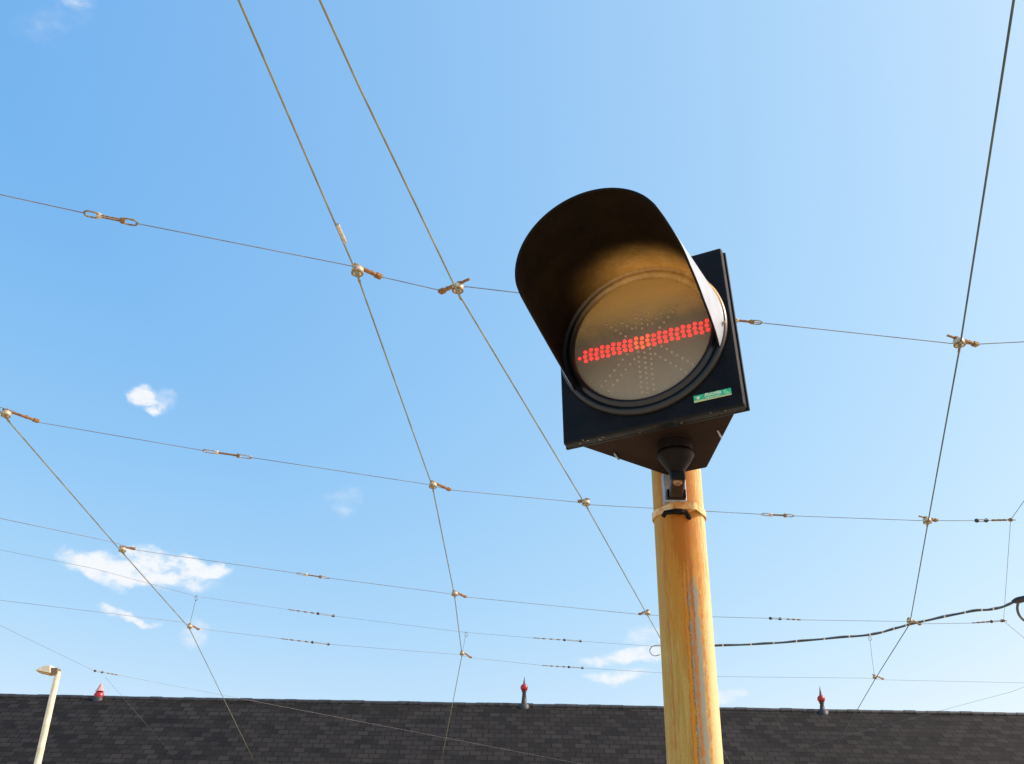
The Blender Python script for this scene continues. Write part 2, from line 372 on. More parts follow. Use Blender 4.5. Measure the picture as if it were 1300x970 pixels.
# ------------------------------------------------------------------ ground
g = MB().add([(-600, -600, 0), (600, -600, 0), (600, 900, 0), (-600, 900, 0)], [(0, 1, 2, 3)]).build('ground', mats['ground']); g['kind'] = 'structure'

# ------------------------------------------------------------------ signal pole
PX, PY, PR_ = .387, 2.134, .057
pole = thing('signal_pole', 'cream round steel pole streaked with orange rust, carrying the tram signal', 'pole', (PX, PY, 0))
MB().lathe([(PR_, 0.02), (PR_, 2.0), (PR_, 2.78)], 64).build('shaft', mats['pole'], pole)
MB().lathe([(PR_ + .0015, 2.78), (PR_ + .0015, 2.79), (.03, 2.805)], 48).build('cap', mats['strap'], pole)
b = MB(); b.lathe([(.13, 0.004), (.13, .02)], 32); b.lathe([(.062, .02), (.062, .06)], 32, cap0=False)
b.build('base_plate', mats['zinc'], pole)

# ------------------------------------------------------------------ tram signal
r_ = Vector((.9048, -.4225, .0527)).normalized(); n_ = Vector((-.4252, -.903, .0615)); n_ = (n_ - r_ * n_.dot(r_)).normalized(); u_ = n_.cross(r_)
LC = EYE + Vector((.2726, 1.8061, 1.0501))
MW = Matrix.Translation(LC) @ Matrix((r_, -n_, u_)).transposed().to_4x4()     # local x right, y back, z up, origin = lens centre
MI = MW.inverted()
sig = thing('tram_signal', 'black tram signal head with long round visor and red bar of lit dots', 'traffic signal', mat=MW)
YL = Matrix.Rotation(R(90), 4, 'X')        # lathe axis z -> local -y (out towards the viewer)
X0, X1, Z0, Z1 = -.187, .193, -.212, .182
MB().box((X0, 0.0, Z0), (X1, .022, Z1), bev=.005).build('front_plate', mats['plate'], sig)
b = MB()   # a thin folded lip behind the plate
b.box((X0 - .003, .0225, Z0 + .001), (X1 + .004, .030, Z1 + .002))
b.build('rear_flange', mats['plate'], sig, .002)
body = MB().prism([(-.160, .0302), (.168, .0302), (.054, .240), (-.036, .240)], Z0 + .004, Z1 - .004)
body.build('housing', mats['body'], sig, .004)
for x, y in ((-.105, .085), (.118, .082)):
    MB().tube([(x, y, Z0 + .002), (x + .0, y + .028, Z0 + .0005)], .0022, 6).build('catch', mats['zinc'], sig)
# bezel rings
b = MB()
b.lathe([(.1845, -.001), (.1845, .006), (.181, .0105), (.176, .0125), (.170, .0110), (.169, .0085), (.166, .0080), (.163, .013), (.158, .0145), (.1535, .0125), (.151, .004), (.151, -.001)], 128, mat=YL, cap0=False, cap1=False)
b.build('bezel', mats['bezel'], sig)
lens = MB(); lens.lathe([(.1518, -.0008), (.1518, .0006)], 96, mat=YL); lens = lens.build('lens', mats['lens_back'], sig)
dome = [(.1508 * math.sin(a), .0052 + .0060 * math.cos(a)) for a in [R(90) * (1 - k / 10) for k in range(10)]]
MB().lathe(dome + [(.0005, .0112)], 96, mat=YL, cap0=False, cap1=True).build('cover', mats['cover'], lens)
# LEDs (staggered grid)
def led(b, x, z, r=.0036):
    b.lathe([(r, .0006), (r * .8, .0030), (r * .3, .0040)], 10, mat=Matrix.Translation((x, 0, z)) @ YL, cap0=False)
on = MB(); onr = MB(); on2 = MB(); off = MB(); offb = MB()
p = .0128
def barz(x): return -.010 + .0 * x
led(on, -.1405, -.0125)
for k in range(22):
    x = -.128 + k * p
    for j in (-1, 0, 1):
        xx = x + (.0014 if j else 0); zz = barz(x) + j * .0112 + (.0014 if k % 2 else -.0014)
        if math.hypot(xx, zz) > .145: continue
        led(on2 if 9 <= k <= 11 else (on if k < 9 else onr), xx, zz, .0043)
for k in range(-11, 12):
    z = k * .0125
    if abs(z + .008) < .021: continue
    for j in (-1, 0, 1):
        led(off if z > 0 else offb, .004 + j * .0130, z + (.006 if j else 0), .0033)
for s in (-1, 1):
    for k in range(-10, 11):
        for j in (-.55, .55):
            d = k * .0145; x = .004 + d * .70 + j * .014 * s; z = -.008 + s * d * .72 - j * .014
            if abs(z + .009) < .022 or math.hypot(x, z) > .143 or abs(x - .004) < .022: continue
            led(off if z > -.009 else offb, x, z, .0033)
on.build('lit_led_bar', mats['led_on'], lens); on2.build('lit_led_bar_center', mats['led_on2'], lens, label='orange-red middle of the lit bar'); onr.build('lit_led_bar', mats['led_on'], lens); off.build('unlit_led_rays', mats['led_off'], lens); offb.build('unlit_led_rays', mats['led_off'], lens)

# visor: tapering round hood, cut back at both sides
RB, RT, LV = .1795, .152, .306
keys = [(-122, .004), (-117, .11), (-113, .22), (-108, LV - .012), (-100, LV), (50, LV), (62, LV - .004), (70, LV - .024), (78, LV - .075), (90, .190), (101, .120), (110, .040), (115, .004)]
def vl(ph):
    for (a, x), (b_, y) in zip(keys, keys[1:]):
        if a <= ph <= b_:
            return x + (y - x) * (ph - a) / (b_ - a)
    return .004
NPH, NL = 200, 26
def visor_shell(off, y0=-.006):
    vs = []; fs = []
    for i in range(NPH + 1):
        ph = -122 + 237 * i / NPH; l = vl(ph); a = R(ph)
        for j in range(NL + 1):
            d = l * j / NL; rr = RB + (RT - RB) * min(1, d / LV) + off
            vs.append((rr * math.sin(a), y0 - d, rr * math.cos(a)))
    for i in range(NPH):
        for j in range(NL):
            q = i * (NL + 1) + j; fs.append((q, q + 1, q + NL + 2, q + NL + 1))
    return vs, fs
vi, fi = visor_shell(-.0035); vo, fo = visor_shell(0)
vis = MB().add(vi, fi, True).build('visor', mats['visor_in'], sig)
MB().add(vo, fo, True).build('outer_skin', mats['visor_out'], vis)
# rolled edge between the two skins
edge = []; 
for i in range(NPH + 1): edge.append((Vector(vi[i * (NL + 1) + NL]) + Vector(vo[i * (NL + 1) + NL])) / 2)
MB().tube(edge, .0026, 6).build('rolled_edge', mats['gasket'], vis)
for ang in (-60, 20, 98):
    a = R(ang); rr = RB + .001
    MB().lathe([(.0045, 0), (.0045, .003), (.002, .0042)], 12, mat=Matrix.Translation((rr * math.sin(a), -.018, rr * math.cos(a))) @ Vector((math.sin(a), 0, math.cos(a))).to_track_quat('Z', 'Y').to_matrix().to_4x4()).build('screw', mats['brass'], vis)

# label
lab = MB().box((.0955, -.0022, -.1838), (.1712, -.0003, -.1682), bev=.0008).build('sticker', mats['label'], sig)
def text_mesh(body, size, loc, m, parent, shear=0):
    cu = bpy.data.curves.new('print', 'FONT'); cu.body = body; cu.size = size; cu.align_x = 'LEFT'; cu.shear = shear; cu.extrude = .0002; cu.offset = size * .02
    o = bpy.data.objects.new('tmp', cu); C.objects.link(o); dg = bpy.context.evaluated_depsgraph_get()
    me = bpy.data.meshes.new_from_object(o.evaluated_get(dg)); bpy.data.objects.remove(o)
    me.transform(Matrix.Translation(loc) @ Matrix.Rotation(R(90), 4, 'X')); me.materials.clear(); me.materials.append(m)
    q = bpy.data.objects.new('printed_text', me); C.objects.link(q); q.parent = parent; return q
text_mesh('Elektrika', .0095, (.1175, -.0024, -.1752), mats['label_white'], lab, .25)
text_mesh('ELEKTRIKA SIGNAL', .0035, (.1195, -.0024, -.1800), mats['label_white'], lab)
b = MB()
b.add([(.0985, -.0026, -.1715), (.1040, -.0026, -.1790), (.1055, -.0026, -.1790), (.1110, -.0026, -.1705), (.1070, -.0026, -.1735), (.1045, -.0026, -.1712), (.1032, -.0026, -.1740)], [(0, 1, 6), (6, 1, 2, 4, 5), (4, 2, 3)])
b.build('printed_mark', mats['label_white'], lab)

# hub under the housing, bracket arm to the pole
hubw = MW @ Vector((.0235, .098, Z0 + .004)); hx, hy = hubw.x, hubw.y; hz = hubw.z
HW = Matrix.Translation((hx, hy, 0))
def zat(py, y): d = ray(857, py); return 1.7 + d.z / d.y * y
zc1 = zat(577, hy) ; zc2 = zat(601, hy)
def wl(mb): # world-built mesh to local
    mb.v = [MI @ p for p in mb.v]; return mb
b = MB(); prof = [(.036, hz + .03)]
z = hz
k = 0
while z > zc1 + .004:
    prof += [(.036, z), (.0345, z - .002), (.036, z - .004)]; z -= .0045
prof += [(.037, zc1 + .004), (.0375, zc1)]
prof = [p_ for p_ in prof]
b.lathe(prof, 48, mat=HW); wl(b).build('threaded_collar', mats['hub'], sig)
b = MB(); b.lathe([(.0376, zc1 - .0004), (.0380, zc1 - .004), (.030, zc1 - .018), (.016, zc2 + .004), (.0135, zc2 - .012)], 48, mat=HW); wl(b).build('funnel_nut', mats['hub'], sig)
yf = PY - PR_
za, zb = zc2 - .004, zat(632, yf - .012)
ax0, ax1 = hx, ray(857, 634).x / ray(857, 634).y * (yf - .01)
b = MB()
def bar(b, p0, p1, hw, ht, hw2=None):
    hw2 = hw2 or hw
    vs = [(p0[0] + s * hw, p0[1], p0[2] + t_ * ht) for s in (-1, 1) for t_ in (-1, 1)] + [(p1[0] + s * hw2, p1[1], p1[2] + t_ * ht) for s in (-1, 1) for t_ in (-1, 1)]
    b.add(vs, [(0, 1, 3, 2), (4, 6, 7, 5), (0, 2, 6, 4), (1, 5, 7, 3), (0, 4, 5, 1), (2, 3, 7, 6)])
bar(b, (ax0, hy - .016, za - .006), (ax1, yf - .022, zb + .004), .0145, .010)
wl(b).build('bracket_arm', mats['gasket'], sig, .003)
# rusty bolt head under the arm
b = MB(); bz = zat(602, hy - .012)
BM = Matrix.Translation((hx, hy - .004, za - .0205))
b.lathe([(.0085, 0), (.0095, .002), (.0095, .006)], 6, mat=BM, smooth=False); b.lathe([(.0035, -.003), (.004, 0)], 12, mat=BM)
wl(b).build('rusty_bolt', mats['rust'], sig)
b = MB(); b.box((ax1 - .025, yf - .021, zb - .012), (ax1 + .025, yf + .010, zb + .060), bev=.003); wl(b).build('clamp_block', mats['zinc'], sig)
b = MB(); b.box((ax1 - .021, yf - .036, zb - .009), (ax1 + .021, yf - .0215, zb + .012), bev=.002)
b.box((ax1 - .004, yf - .040, zb - .007), (ax1 + .004, yf - .036, zb + .010)); wl(b).build('bracket_foot', mats['gasket'], sig)
# strap round pole
zs = zat(643, yf - .01)
b = MB(); prof2 = []
NS = 72; half = .0075
ring = []
for k in range(NS):
    a = 2 * math.pi * k / NS; rr = PR_ + .0022
    x = rr * math.sin(a); y = -rr * math.cos(a)
    if math.cos(a) > 0 and abs(x) < .046:
        # the strap leaves the pole and runs straight over the clamp
        if abs(x) < .024: y = -(PR_ + .016)
        else: y = -( (PR_ + .016) + (math.sqrt((PR_+.0022)**2-.046**2) - (PR_ + .016)) * (abs(x) - .024) / .022 )
    ring.append((x, y))
for o_, (dz0, dz1) in ((0, (-half, half)),):
    vs = []; fs = []
    for x, y in ring:
        l = math.hypot(x, y); q = 1 + .0022 / l
        vs += [(PX + x, PY + y, zs - half), (PX + x, PY + y, zs + half), (PX + x * q, PY + y * q, zs - half), (PX + x * q, PY + y * q, zs + half)]
    for k in range(NS):
        a = 4 * k; c_ = 4 * ((k + 1) % NS)
        fs += [(a + 2, c_ + 2, c_ + 3, a + 3), (a, a + 1, c_ + 1, c_), (a + 1, a + 3, c_ + 3, c_ + 1), (a, c_, c_ + 2, a + 2)]
    b.add(vs, fs)
wl(b).build('strap', mats['strap'], sig)
b = MB()
zk = zs - half - .0085
b.tube([(ax1 - .027, yf - .004, zk - .005), (ax1 - .024, yf - .012, zk), (ax1 - .010, yf - .014, zk + .002), (ax1 + .010, yf - .014, zk + .001), (ax1 + .022, yf - .012, zk + .002), (ax1 + .028, yf - .004, zk - .004), (ax1 + .031, yf + .004, zk - .006)], .0055, 8)
b.box((ax1 - .008, yf - .024, zk - .003), (ax1 + .010, yf - .013, zk + .005))
wl(b).build('strap_clip', mats['gasket'], sig)

# ------------------------------------------------------------------ overhead wires
H = 4.0                # contact wires above the eye
HS = 4.07              # span wires
def lerp_pts(pts, h, sag=0., sub=10):
    out = []
    for i in range(len(pts) - 1):
        a, b_ = pts[i], pts[i + 1]
        for k in range(sub):
            q = k / sub; p_ = a.lerp(b_, q); p_.z -= sag * 4 * q * (1 - q) * (b_ - a).length / 10; out.append(p_)
    out.append(pts[-1]); return out
def beyond(a, b_, dist): d = (b_ - a).normalized(); return b_ + d * dist
def wire(name, label, cat, px, h, r, m, ext=(0, 0), gaps=(), group=None, sag=.0):
    hs = h if isinstance(h, list) else [h] * len(px)
    pts = [at_height(x, y, q) for (x, y), q in zip(px, hs)]
    if ext[0]: pts.insert(0, beyond(pts[1], pts[0], ext[0]))
    if ext[1] == 'roof':
        d_ = (pts[-1] - pts[-2]).normalized(); pts.append(pts[-1] + d_ * ((36.8 - pts[-1].y) / d_.y))
    elif ext[1]: pts.append(beyond(pts[-2], pts[-1], ext[1]))
    b = MB(); segs = [[pts[0]]]
    gp = [(at_height(*g0, hs[0]), at_height(*g1, hs[0])) for g0, g1 in gaps]
    for p0, p1 in zip(pts, pts[1:]):
        d = (p1 - p0); L_ = d.length; d = d / L_
        cuts = []
        for g0, g1 in gp:
            t0 = (g0 - p0).dot(d); t1 = (g1 - p0).dot(d)
            if 0 < t0 < L_ and 0 < t1 < L_: cuts.append((t0, t1))
        for t0, t1 in sorted(cuts):
            segs[-1].append(p0 + d * t0); segs.append([p0 + d * t1])
        segs[-1].append(p1)
    for s_ in segs:
        b.tube(lerp_pts(s_, 0, sag, 6) if sag else s_, r, 8)
    o = b.build(name, m); return tag(o, label, cat, group)
G1 = 'contact wires running away overhead'; G2 = 'thin span wires crossing the sky'
C1 = [(303, 0), (452, 345), (549, 618), (577, 756), (586.5, 832), (577, 881)]
C2 = [(406, 0), (455, 108), (581, 371), (744, 642), (822, 781)]
C3 = [(1287, 0), (1253, 220), (1219, 438), (1178, 664), (1155, 792), (1111, 862), (1100, 881)]
C4 = [(6, 529), (154, 700), (240, 797), (281, 881)]
wire('contact_wire', 'greenish contact wire from top left with a pale splice sleeve, bending at four hangers', 'wire', C1, H, .0072, mats['contact'], (8, 'roof'), group=G1)
wire('contact_wire', 'greenish contact wire that runs down behind the rusty pole', 'wire', C2, H, .0072, mats['contact'], (8, 'roof'), group=G1)
wire('contact_wire', 'dark contact wire at the far right, steepest of all', 'wire', C3, H, .0072, mats['contact_dark'], (8, 'roof'), group=G1)
wire('contact_wire', 'greenish contact wire at the far left, passing in front of the large cloud', 'wire', C4, H, .0072, mats['contact'], (5, 'roof'), group=G1)
S1 = [(0, 247), (105, 270), (175, 284), (448, 338), (482, 351), (560, 369), (592, 364), (652, 371), (935, 407), (968, 410), (1207, 436), (1240, 437), (1300, 434)]
wire('span_wire', 'topmost thin span wire, crossing behind the signal visor', 'wire', S1, HS, .0037, mats['steel_wire'], (6, 8), [((109, 271), (172, 283.5)), ((925, 406), (964, 409.6))], G2)
S2 = [(0, 517), (14, 521), (48, 536), (258, 572), (320, 581), (543, 615), (571, 622), (738, 638), (752, 641), (968, 653), (1008, 655), (1170, 661), (1190, 661), (1238, 661), (1283, 660), (1300, 636)]
wire('span_wire', 'second thin span wire from the top, ending at the knot on the right', 'wire', S2, HS, .0037, mats['steel_wire'], (6, 8), [((262, 572.6), (317, 580.6)), ((970, 653.1), (1006, 654.9)), ((1240, 661), (1277, 660.2))], G2)
S3 = [(0, 658), (147, 689), (171, 698), (378, 728), (418, 734), (573, 754), (592, 758), (812, 780), (828, 781), (978, 785), (1018, 787), (1150, 789), (1168, 792), (1235, 791), (1274, 788), (1300, 810)]
wire('span_wire', 'third thin span wire from the top, passing above the large cloud', 'wire', S3, HS, .0037, mats['steel_wire'], (6, 8), [((380, 728.3), (416, 733.7)), ((981, 785.1), (1015, 786.8)), ((1237, 790.8), (1272, 788.2))], G2)
S4 = [(0, 698), (120, 722), (249, 757), (368, 774), (424, 782), (592, 803), (678, 810), (738, 814), (836, 821), (880, 822)]
wire('span_wire', 'faint carrying wire that crosses the large cloud and holds two drop hangers', 'wire', S4, 4.45, .0026, mats['steel_wire'], (6, 0), [((370, 774.3), (422, 781.7)), ((680, 810.1), (736, 813.8))], G2)
S5 = [(0, 762), (232, 790), (252, 798), (358, 811), (418, 818), (581, 831), (598, 835), (690, 845), (740, 848), (836, 854), (912, 859), (1104, 861), (1120, 863), (1300, 867)]
wire('span_wire', 'lowest thin span wire crossing the whole sky', 'wire', S5, HS, .0029, mats['steel_wire'], (6, 8), [((361, 811.3), (416, 817.7)), ((691, 845.1), (739, 847.9))], G2)
S6 = [(0, 794), (60, 823), (120, 852), (150, 857), (275, 881)]
wire('span_wire', 'faint slack wire sloping down above the street lamp at lower left', 'wire', S6, HS, .0026, mats['steel_wire'], (6, 34), [((122, 852.3), (148, 856.7))], G2)
wire('pull_off_wire', 'short faint wire between the two knots near the right edge', 'wire', [(1283, 660), (1276, 760), (1274, 788)], HS, .0030, mats['steel_wire'])
wire('pull_off_wire', 'faint wire slanting down out of the right lower corner', 'wire', [(1240, 890), (1285, 878), (1300, 872)], HS, .0028, mats['steel_wire'], (60, 6))
wire('pull_off_wire', 'very faint short wire beside the pink roof spike', 'wire', [(134, 860), (160, 890)], HS, .0024, mats['steel_wire'], (0, 'roof'))

# ---- wire hangers: insulator pot, rusty arm, ear clamp
def contact_dir(px, wires=(C1, C2, C3, C4)):
    best = None
    for wr in wires:
        for a, b_ in zip(wr, wr[1:]):
            A = at_height(*a, H); B = at_height(*b_, H); P_ = at_height(*px, H)
            q = max(0, min(1, (P_ - A).dot(B - A) / (B - A).length_squared)); d = (P_ - A.lerp(B, q)).length
            if best is None or d < best[0]: best = (d, (B - A).normalized(), A.lerp(B, q))
    return best[1], best[2]
def make_hanger(px, tip, label, s=1.0, two=False, both=False):
    cd, P0 = contact_dir(px)
    tipw = at_height(*tip, HS)
    d = tipw - P0; d.z = 0; reach = d.length; d.normalize()
    yv = Vector((0, 0, 1)).cross(d)
    MWd = Matrix.Translation(P0) @ Matrix((d, yv, Vector((0, 0, 1)))).transposed().to_4x4()
    t_ = thing('wire_hanger', label, 'wire hanger', mat=MWd, group='hangers where contact wires meet span wires')
    mi = MWd.inverted(); zt = HS - H
    MB().lathe([(.020 * s, .008), (.034 * s, .012), (.037 * s, .022), (.037 * s, zt - .014), (.030 * s, zt - .006), (.014 * s, zt - .004)], 24, mat=Matrix.Translation((.0, 0, 0))).build('insulator', mats['ceramic'], t_)
    MB().lathe([(.0385 * s, .010), (.0385 * s, .024)], 24).build('rusty_skirt', mats['rust_dark'], t_)
    MB().lathe([(.014 * s, zt - .004), (.014 * s, zt + .012), (.006 * s, zt + .014), (.006 * s, zt + .026)], 8).build('bolt', mats['brass'], t_)
    b = MB(); e = max(reach, .10)
    b.box((-.035 * s, -.014 * s, zt - .006), (e, .014 * s, zt + .011), bev=.002)
    b.box((e - .045, -.019 * s, zt - .012), (e + .008, .019 * s, zt + .018), bev=.004)
    b.tube([(e * .62, 0, zt - .012), (e * .62, 0, zt + .022)], .009, 6)
    if both: b.box((-.10 * s, -.010, zt - .003), (-.035 * s, .010, zt + .009), bev=.002)
    b.build('arm', mats['rust'] if not two else mats['rust_dark'], t_)
    c = (mi.to_3x3() @ cd).normalized()
    b = MB(); b.tube([c * -.10 + Vector((0, 0, .001)), c * -.05 + Vector((0, 0, .004)), Vector((0, 0, .006)), c * .05 + Vector((0, 0, .004)), c * .10 + Vector((0, 0, .001))], .009 * s, 8)
    b.lathe([(.013 * s, -.006), (.013 * s, .014)], 8)
    b.build('ear_clamp', mats['brass'], t_)
    return t_
hang = [((456, 349), (483, 352), 'rusty-armed hanger below the splice sleeve on the top span wire'),
 ((581, 371), (559, 371), 'hanger with its arm to the left, nearest the signal visor', 1, False, True),
 ((1219, 440), (1240, 438), 'hanger with rusty arm near the right edge on the top span wire', 1, True, True),
 ((10, 530), (48, 535), 'long-armed rusty hanger at the left edge'),
 ((549, 620), (571, 622), 'hanger on the second span wire, straight above two more hangers'),
 ((744, 642), (736, 637), 'small hanger on the second span wire left of the rusty pole'),
 ((1178, 665), (1189, 661), 'hanger on the second span wire at the dark right contact wire', 1, True, True),
 ((155, 701), (171, 697), 'hanger at the upper edge of the large cloud'),
 ((577, 757), (591, 758), 'hanger on the third span wire in the middle of the sky'),
 ((822, 782), (812, 780), 'small hanger just left of the rusty pole'),
 ((1155, 791), (1168, 793), 'hanger beside the thick cable at right', 1, True),
 ((240, 798), (252, 799), 'hanger below the large cloud with a drop wire above it'),
 ((586.5, 832), (598, 835), 'hanger on the lowest span wire in the middle, with a drop wire above it'),
 ((1111, 862), (1121, 862), 'lowest hanger at right, under a dangling drop wire', 1, True, True)]
for a in hang:
    a = list(a) + [1, False, False][len(a) - 3:]; a[3] = random.uniform(1.12, 1.32); make_hanger(*a)
# splice sleeve on the first contact wire
a = at_height(426, 285, H); b_ = at_height(436, 307.5, H); m_ = (b_ - a)
o = MB().tube([a + Vector((.012, 0, 0)), a + m_ * .08 + Vector((.012, 0, 0)), b_ - m_ * .08 + Vector((.012, 0, 0)), b_ + Vector((.012, 0, 0))], .0135, 10).build('splice_sleeve', mats['ceramic'])
tag(o, 'pale splice sleeve clamped on the contact wire above the topmost hanger', 'wire splice')

# ---- strain insulators
def link_ring(b, x0, x1, hw, r, axis=1):
    pts = []
    cxs = (x0 + hw, x1 - hw)
    for k in range(9): a = R(90 + 180 * k / 8); pts.append((cxs[0] + hw * math.cos(a), hw * math.sin(a)))
    for k in range(9): a = R(-90 + 180 * k / 8); pts.append((cxs[1] + hw * math.cos(a), hw * math.sin(a)))
    b.tube([(x, y, 0) if axis == 1 else (x, 0, y) for x, y in pts], r, 6, closed=True)
def insulator(p0, p1, h, style, label):
    A = at_height(*p0, h); B = at_height(*p1, h); L_ = (B - A).length; d = (B - A).normalized()
    yv = Vector((0, 0, 1)).cross(d).normalized(); zv = d.cross(yv)
    mw = Matrix.Translation(A) @ Matrix((d, yv, zv)).transposed().to_4x4()
    t_ = thing('strain_insulator', label, 'wire insulator', mat=mw, group='strain insulators set into the span wires')
    if style == 'links' or style == 'links_rusty':
        rm = mats['rust'] if style == 'links_rusty' else mats['rust_dark']
        hw = min(.036, L_ * .09)
        for x0, x1 in ((.02 * L_, .30 * L_), (.70 * L_, .98 * L_)):
            b = MB(); link_ring(b, x0, x1, hw, hw * .19); b.build('open_link', mats['brass'] if style == 'links_rusty' else mats['zinc'], t_)
        b = MB()
        for s in (-1, 1): MB().tube([(.28 * L_, s * hw * .35, 0), (.72 * L_, s * hw * .35, 0)], hw * .17, 6).build('rod', rm, t_)
        for x in (.29, .71):
            b = MB(); b.lathe([(hw * .55, -.016), (hw * .75, 0), (hw * .55, .016)], 12, mat=Matrix.Translation((x * L_, 0, 0)) @ Matrix.Rotation(R(90), 4, 'Y')); b.build('collar', mats['ceramic'] if x < .5 else rm, t_)
    else:
        hw = .034
        cuts = (.62, .96) if style == 'beads' else (.04, .34)
        b = MB(); link_ring(b, cuts[0] * L_, cuts[1] * L_, hw, .0055); b.build('open_link', mats['zinc'], t_)
        for x in (cuts[0] + .01, cuts[1] - .01):
            b = MB(); b.lathe([(.018, -.022), (.027, 0), (.018, .022)], 10, mat=Matrix.Translation((x * L_, 0, 0)) @ Matrix.Rotation(R(90), 4, 'Y')); b.build('end_block', mats['black'], t_)
        lo, hi = (.02, .60) if style == 'beads' else (.36, .98)
        MB().tube([(0, 0, 0), (cuts[0] * L_, 0, 0)], .0045, 6).build('rod', mats['steel_wire'], t_)
        MB().tube([(cuts[1] * L_, 0, 0), (L_, 0, 0)], .0045, 6).build('rod', mats['steel_wire'], t_)
        if style == 'beads': b = MB(); link_ring(b, .02 * L_, .16 * L_, .024, .005); b.build('ring', mats['zinc'], t_)
        for k in range(3):
            x = lo + (hi - lo) * (.35 + .25 * k)
            b = MB(); b.lathe([(.006, -.035), (.013, -.02), (.013, .02), (.006, .035)], 10, mat=Matrix.Translation((x * L_, 0, 0)) @ Matrix.Rotation(R(90), 4, 'Y')); b.build('bead', mats['rust_dark'], t_)
ins = [((105, 270), (176, 284), HS, 'links_rusty', 'large rusty double-link insulator at upper left'),
 ((921, 405.5), (968, 410), HS, 'links_rusty', 'rusty link insulator emerging right of the signal housing'),
 ((256, 571.7), (321, 581.2), HS, 'links', 'double-link insulator on the second span wire at left'),
 ((966, 652.9), (1009, 655), HS, 'links', 'double-link insulator on the second span wire right of the pole'),
 ((1238, 661), (1280, 660.1), HS, 'loop', 'small beaded insulator beside the upper knot at right'),
 ((376, 727.7), (419, 734.1), HS, 'links', 'double-link insulator on the third span wire, topmost of three at centre left'),
 ((976, 784.9), (1019, 787), HS, 'loop', 'black-ended insulator on the third span wire right of the pole'),
 ((1233, 791), (1274, 788), HS, 'beads', 'faint beaded insulator at the lower knot near the right edge'),
 ((365, 773.6), (426, 782.2), 4.45, 'beads', 'beaded black-ended insulator, middle of three at centre left'),
 ((676, 809.8), (740, 814.1), 4.45, 'beads', 'upper of two beaded insulators left of the rusty pole'),
 ((356, 810.7), (420, 818.2), HS, 'beads', 'beaded black-ended insulator, lowest of three at centre left'),
 ((688, 844.8), (742, 848.1), HS, 'beads', 'lower of two beaded insulators left of the rusty pole'),
 ((119, 851.4), (151, 857.2), HS, 'loop', 'tiny dark insulator on the slack wire beside the street lamp')]
for a in ins: insulator(*a)

# ---- drop wires from the carrying wire
def drop(pts, hs, label):
    P_ = [at_height(*q, h) for q, h in zip(pts, hs)]
    t_ = thing('drop_hanger', label, 'drop wire', P_[0], group='drop wires above the hangers'); o0 = P_[0]
    MB().tube([p_ - o0 for p_ in P_], .0035, 6).build('wire_strand', mats['steel_wire'], t_)
    b = MB(); ringp = [Vector((.03 * math.cos(R(30 * k)), 0, -.035 + .045 * math.sin(R(30 * k)))) for k in range(12)]; b.tube(ringp, .005, 6, closed=True); b.build('loop', mats['zinc'], t_)
    return t_
drop([(249.5, 757), (245, 776), (240.5, 794)], [4.45, 4.26, 4.08], 'knotted drop wire above the hanger below the large cloud')
drop([(592, 803), (589, 818), (586.5, 829)], [4.45, 4.22, 4.08], 'drop wire with a loop above the middle hanger of the lowest span wire')
drop([(1104, 808), (1107, 835), (1110, 858)], [4.55, 4.3, 4.08], 'thin drop wire dangling from the thick cable at right')
def knot(px, label):
    P0 = at_height(*px, HS); t_ = thing('wire_knot', label, 'wire fitting', P0)
    MB().lathe([(.012, -.02), (.026, -.012), (.028, .01), (.012, .02)], 10).build('ring_plate', mats['rust_dark'], t_)
    MB().tube([(-.06, 0, 0), (.06, 0, 0)], .008, 6).build('eye_bolt', mats['zinc'], t_)
knot((1283, 660), 'upper wire knot near the right edge where three wires meet')
knot((1274, 788), 'lower wire knot near the right edge, under the thick cable')

# ---- thick bundled cable at the right
HC = 4.55
cab = [(880, 821), (906, 820), (960, 818), (1005, 815), (1060, 810), (1105, 806), (1130, 800), (1155, 793), (1195, 784), (1235, 776), (1262, 773.5), (1280, 768), (1291, 762)]
P_ = [at_height(*q, HC) for q in cab]
ct = thing('bundled_cable', 'thick dark cable with pale ties, running from the pole to the right edge', 'cable', P_[0]); o0 = P_[0]
def cat(ps, sub=8):
    out = []; n = len(ps)
    for i in range(n - 1):
        p0, p1, p2, p3 = ps[max(0, i - 1)], ps[i], ps[i + 1], ps[min(n - 1, i + 2)]
        for k in range(sub):
            q = k / sub; out.append(.5 * ((2 * p1) + (p2 - p0) * q + (2 * p0 - 5 * p1 + 4 * p2 - p3) * q * q + (3 * p1 - p0 - 3 * p2 + p3) * q ** 3))
    out.append(ps[-1]); return out
pc = cat([p_ - o0 for p_ in P_])
MB().tube(pc, .017, 10).build('cable', mats['cable'], ct)
MB().tube([p_ + Vector((0, 0, .020 + .006 * math.sin(i * .8))) for i, p_ in enumerate(pc)], .009, 8).build('carrier_strand', mats['zinc'], ct)
for i in range(10, len(pc) - 12, 5):
    b = MB(); a = (pc[i + 1] - pc[i]).normalized()
    b.lathe([(.026, -.012), (.026, .012)], 12, mat=Matrix.Translation(pc[i] + Vector((0, 0, .006))) @ a.to_track_quat('Z', 'Y').to_matrix().to_4x4()); b.build('tie', mats['tie'], ct)
